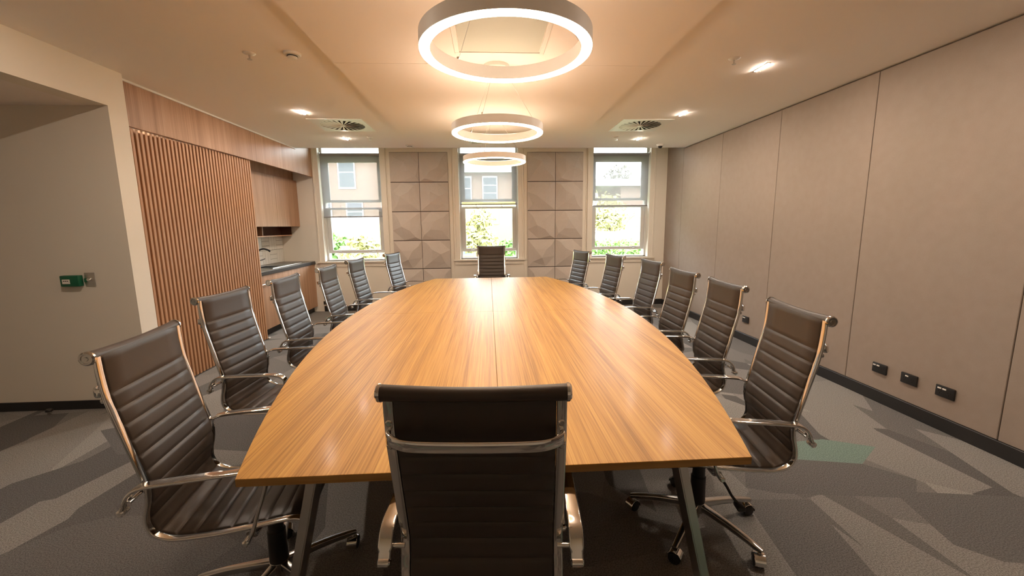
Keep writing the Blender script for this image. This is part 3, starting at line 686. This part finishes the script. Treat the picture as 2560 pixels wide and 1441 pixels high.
# ================================================================== OUTDOORS
GZ = -1.3
lw = obj('lawn', B().box((-60, YB+.4, GZ-.1), (70, 90, GZ)), 'lawn', smooth=0); tag(lw, 'bright green lawn outside the windows', 'lawn', kind='structure')
pt_ = obj('garden_path', B().box((2, 23.0, GZ), (40, 25.5, GZ+.02)), 'path', smooth=0); tag(pt_, 'pale path crossing the lawn beyond the far window', 'path', kind='structure')
def bwin(t, x, y, z, w, h, rows):
    f = obj('window', B().box((x-w/2-.09, y-.06, z-.09), (x+w/2+.09, y-.0, z+h+.09)), 'outside_white', t, smooth=0)
    for k in range(rows):
        z0 = z+h*k/rows; obj('pane', B().box((x-w/2, y-.075, z0+.04), (x+w/2, y-.055, z0+h/rows-.04)), 'outside_pane', f, smooth=0)
bd = thing('brick_building', 'pinkish brick building with white sash windows seen through the kitchenette window', 'building', (0, 0, 0))
obj('wall', B().box((-26, 30, GZ), (-5.5, 40, 9.0)), 'brick', bd, smooth=0); obj('roof', B().prism([(-26.5, 29.5), (-5, 29.5), (-5, 40.5), (-26.5, 40.5)], 9.0, 9.3), 'roof_tile', bd, smooth=0)
obj('plinth', B().box((-26, 29.9, GZ), (-5.5, 30, 1.8)), 'render_cream', bd, smooth=0)
for x, z, w, h, rr in ((-11.9, 3.6, 1.3, 2.7, 3), (-9.7, 4.2, 1.0, 2.1, 2), (-11.6, 1.7, 1.3, 1.5, 2), (-9.3, 1.9, 1.0, 1.3, 2), (-15, 3.6, 1.3, 2.7, 3), (-7.0, 4.2, 1.0, 2.1, 2)): bwin(bd, x, 29.99, z, w, h, rr)
b2 = thing('rendered_building', 'low sunlit brick building seen through the middle window', 'building', (0, 0, 0))
obj('wall', B().box((-4.9, 33, GZ), (5.0, 42, 5.5)), 'brick', b2, smooth=0); obj('plinth', B().box((-4.9, 32.95, GZ), (5.0, 33, 3.3)), 'render_cream', b2, smooth=0)
obj('eaves', B().box((-4.9, 32.3, 5.5), (5.4, 42, 6.1)), 'outside_white', b2, smooth=0)
for x, z, w, h, rr in ((-1.8, 3.5, 1.0, 1.7, 2), (.2, 3.4, 1.0, 1.8, 3), (-1.75, -.8, .9, 1.5, 2), (.25, -.7, .9, 1.2, 2), (.5, 1.7, .5, .9, 1)): bwin(b2, x, 32.95, z, w, h, rr)
b3 = thing('distant_house', 'pale distant house with white eaves seen through the window by the fabric wall', 'building', (0, 0, 0))
obj('wall', B().box((12.2, 38, GZ), (24, 46, 4.9)), 'brick', b3, smooth=0); obj('eaves', B().box((9.4, 37.4, 4.9), (24.5, 46, 5.5)), 'outside_white', b3, smooth=0)
for x, z, w, h, rr in ((14.2, 1.4, 1.0, 1.3, 1), (16.5, 1.6, 1.0, 1.6, 2)): bwin(b3, x, 38, z, w, h, rr)
gw = obj('garden_wall', B().box((5.4, 26.8, GZ), (16, 27.1, 1.02), .01), 'outside_white'); tag(gw, 'low white garden wall behind the hedge', 'wall')
def tree(name, label, x, y, z0, h, rx, mat_, n=2600, leaf=.16, trunk=True, cat='tree', flat=.8):
    t = thing(name, label, cat, (x, y, z0)); rnd = random.Random(hash(label) % 9999 if False else int(abs(x*37+y*11)))
    bm = bmesh.new(); blobs = [(rnd.uniform(-.5, .5)*rx, rnd.uniform(-.5, .5)*rx, h*rnd.uniform(.35, .85), rx*rnd.uniform(.4, .62)) for _ in range(9)]
    for k in range(n):
        bx, by, bz, br = rnd.choice(blobs); v = Vector((rnd.gauss(0, 1), rnd.gauss(0, 1), rnd.gauss(0, 1))).normalized()*br*rnd.uniform(.55, 1.)
        c = Vector((bx, by, bz))+Vector((v.x, v.y, v.z*flat)); c.z = max(c.z, .05)
        u = Vector((rnd.gauss(0, 1), rnd.gauss(0, 1), rnd.gauss(0, 1))).normalized(); w = u.orthogonal().normalized(); s = leaf*rnd.uniform(.6, 1.3)
        bm.faces.new([bm.verts.new(c+u*s), bm.verts.new(c+w*s*.5), bm.verts.new(c-u*s), bm.verts.new(c-w*s*.5)])
    q = B(); q.bm.free(); q.bm = bm; f = obj('foliage', q, mat_, t, smooth=0); f['kind'] = 'stuff'
    if trunk: obj('trunk', B().cyl((0, 0, 0), (0, 0, h*.6), .16, .08, 10), 'bark', t)
tree('garden_bush', 'green bush below the kitchenette window brick building', -7.7, 21.5, GZ, 2.6, 1.2, 'leaf_green', trunk=False, cat='bush')
tree('garden_bush', 'yellow flowering bush right of the green bush', -5.6, 18.6, GZ, 2.8, .95, 'leaf_yellow', trunk=False, cat='bush')
tree('garden_tree', 'yellow leaved tree in front of the middle window building', -.55, 22.0, GZ, 3.9, 1.1, 'leaf_yellow', n=1900)
tree('garden_bush', 'small green bush at the right edge of the middle window', 1.1, 21.0, GZ, 2.2, .7, 'leaf_green', n=1400, trunk=False, cat='bush')
tree('garden_tree', 'yellow green tree beyond the window by the fabric wall', 9.2, 31.0, GZ, 5.0, 2.2, 'leaf_yellow', n=2200)
tree('garden_tree', 'tall pale grey tree rising behind the eaves of the distant house', 17.3, 52.0, GZ, 11.5, 3.6, 'leaf_pale', n=3000, leaf=.3)
hg = bmesh.new(); rnd = random.Random(3)
for k in range(7000):
    c = Vector((rnd.uniform(3.2, 11), rnd.uniform(17.8, 19.2), GZ+rnd.uniform(0, 1)**.6*2.1)); u = Vector((rnd.gauss(0, 1), rnd.gauss(0, 1), rnd.gauss(0, 1))).normalized(); w = u.orthogonal().normalized(); s = .11*rnd.uniform(.6, 1.3)
    hg.faces.new([hg.verts.new(c+u*s), hg.verts.new(c+w*s*.5), hg.verts.new(c-u*s), hg.verts.new(c-w*s*.5)])
q = B(); q.bm.free(); q.bm = hg; o = obj('garden_hedge', q, 'leaf_hedge', smooth=0); tag(o, 'low green hedge below the window by the fabric wall', 'hedge', kind='stuff')
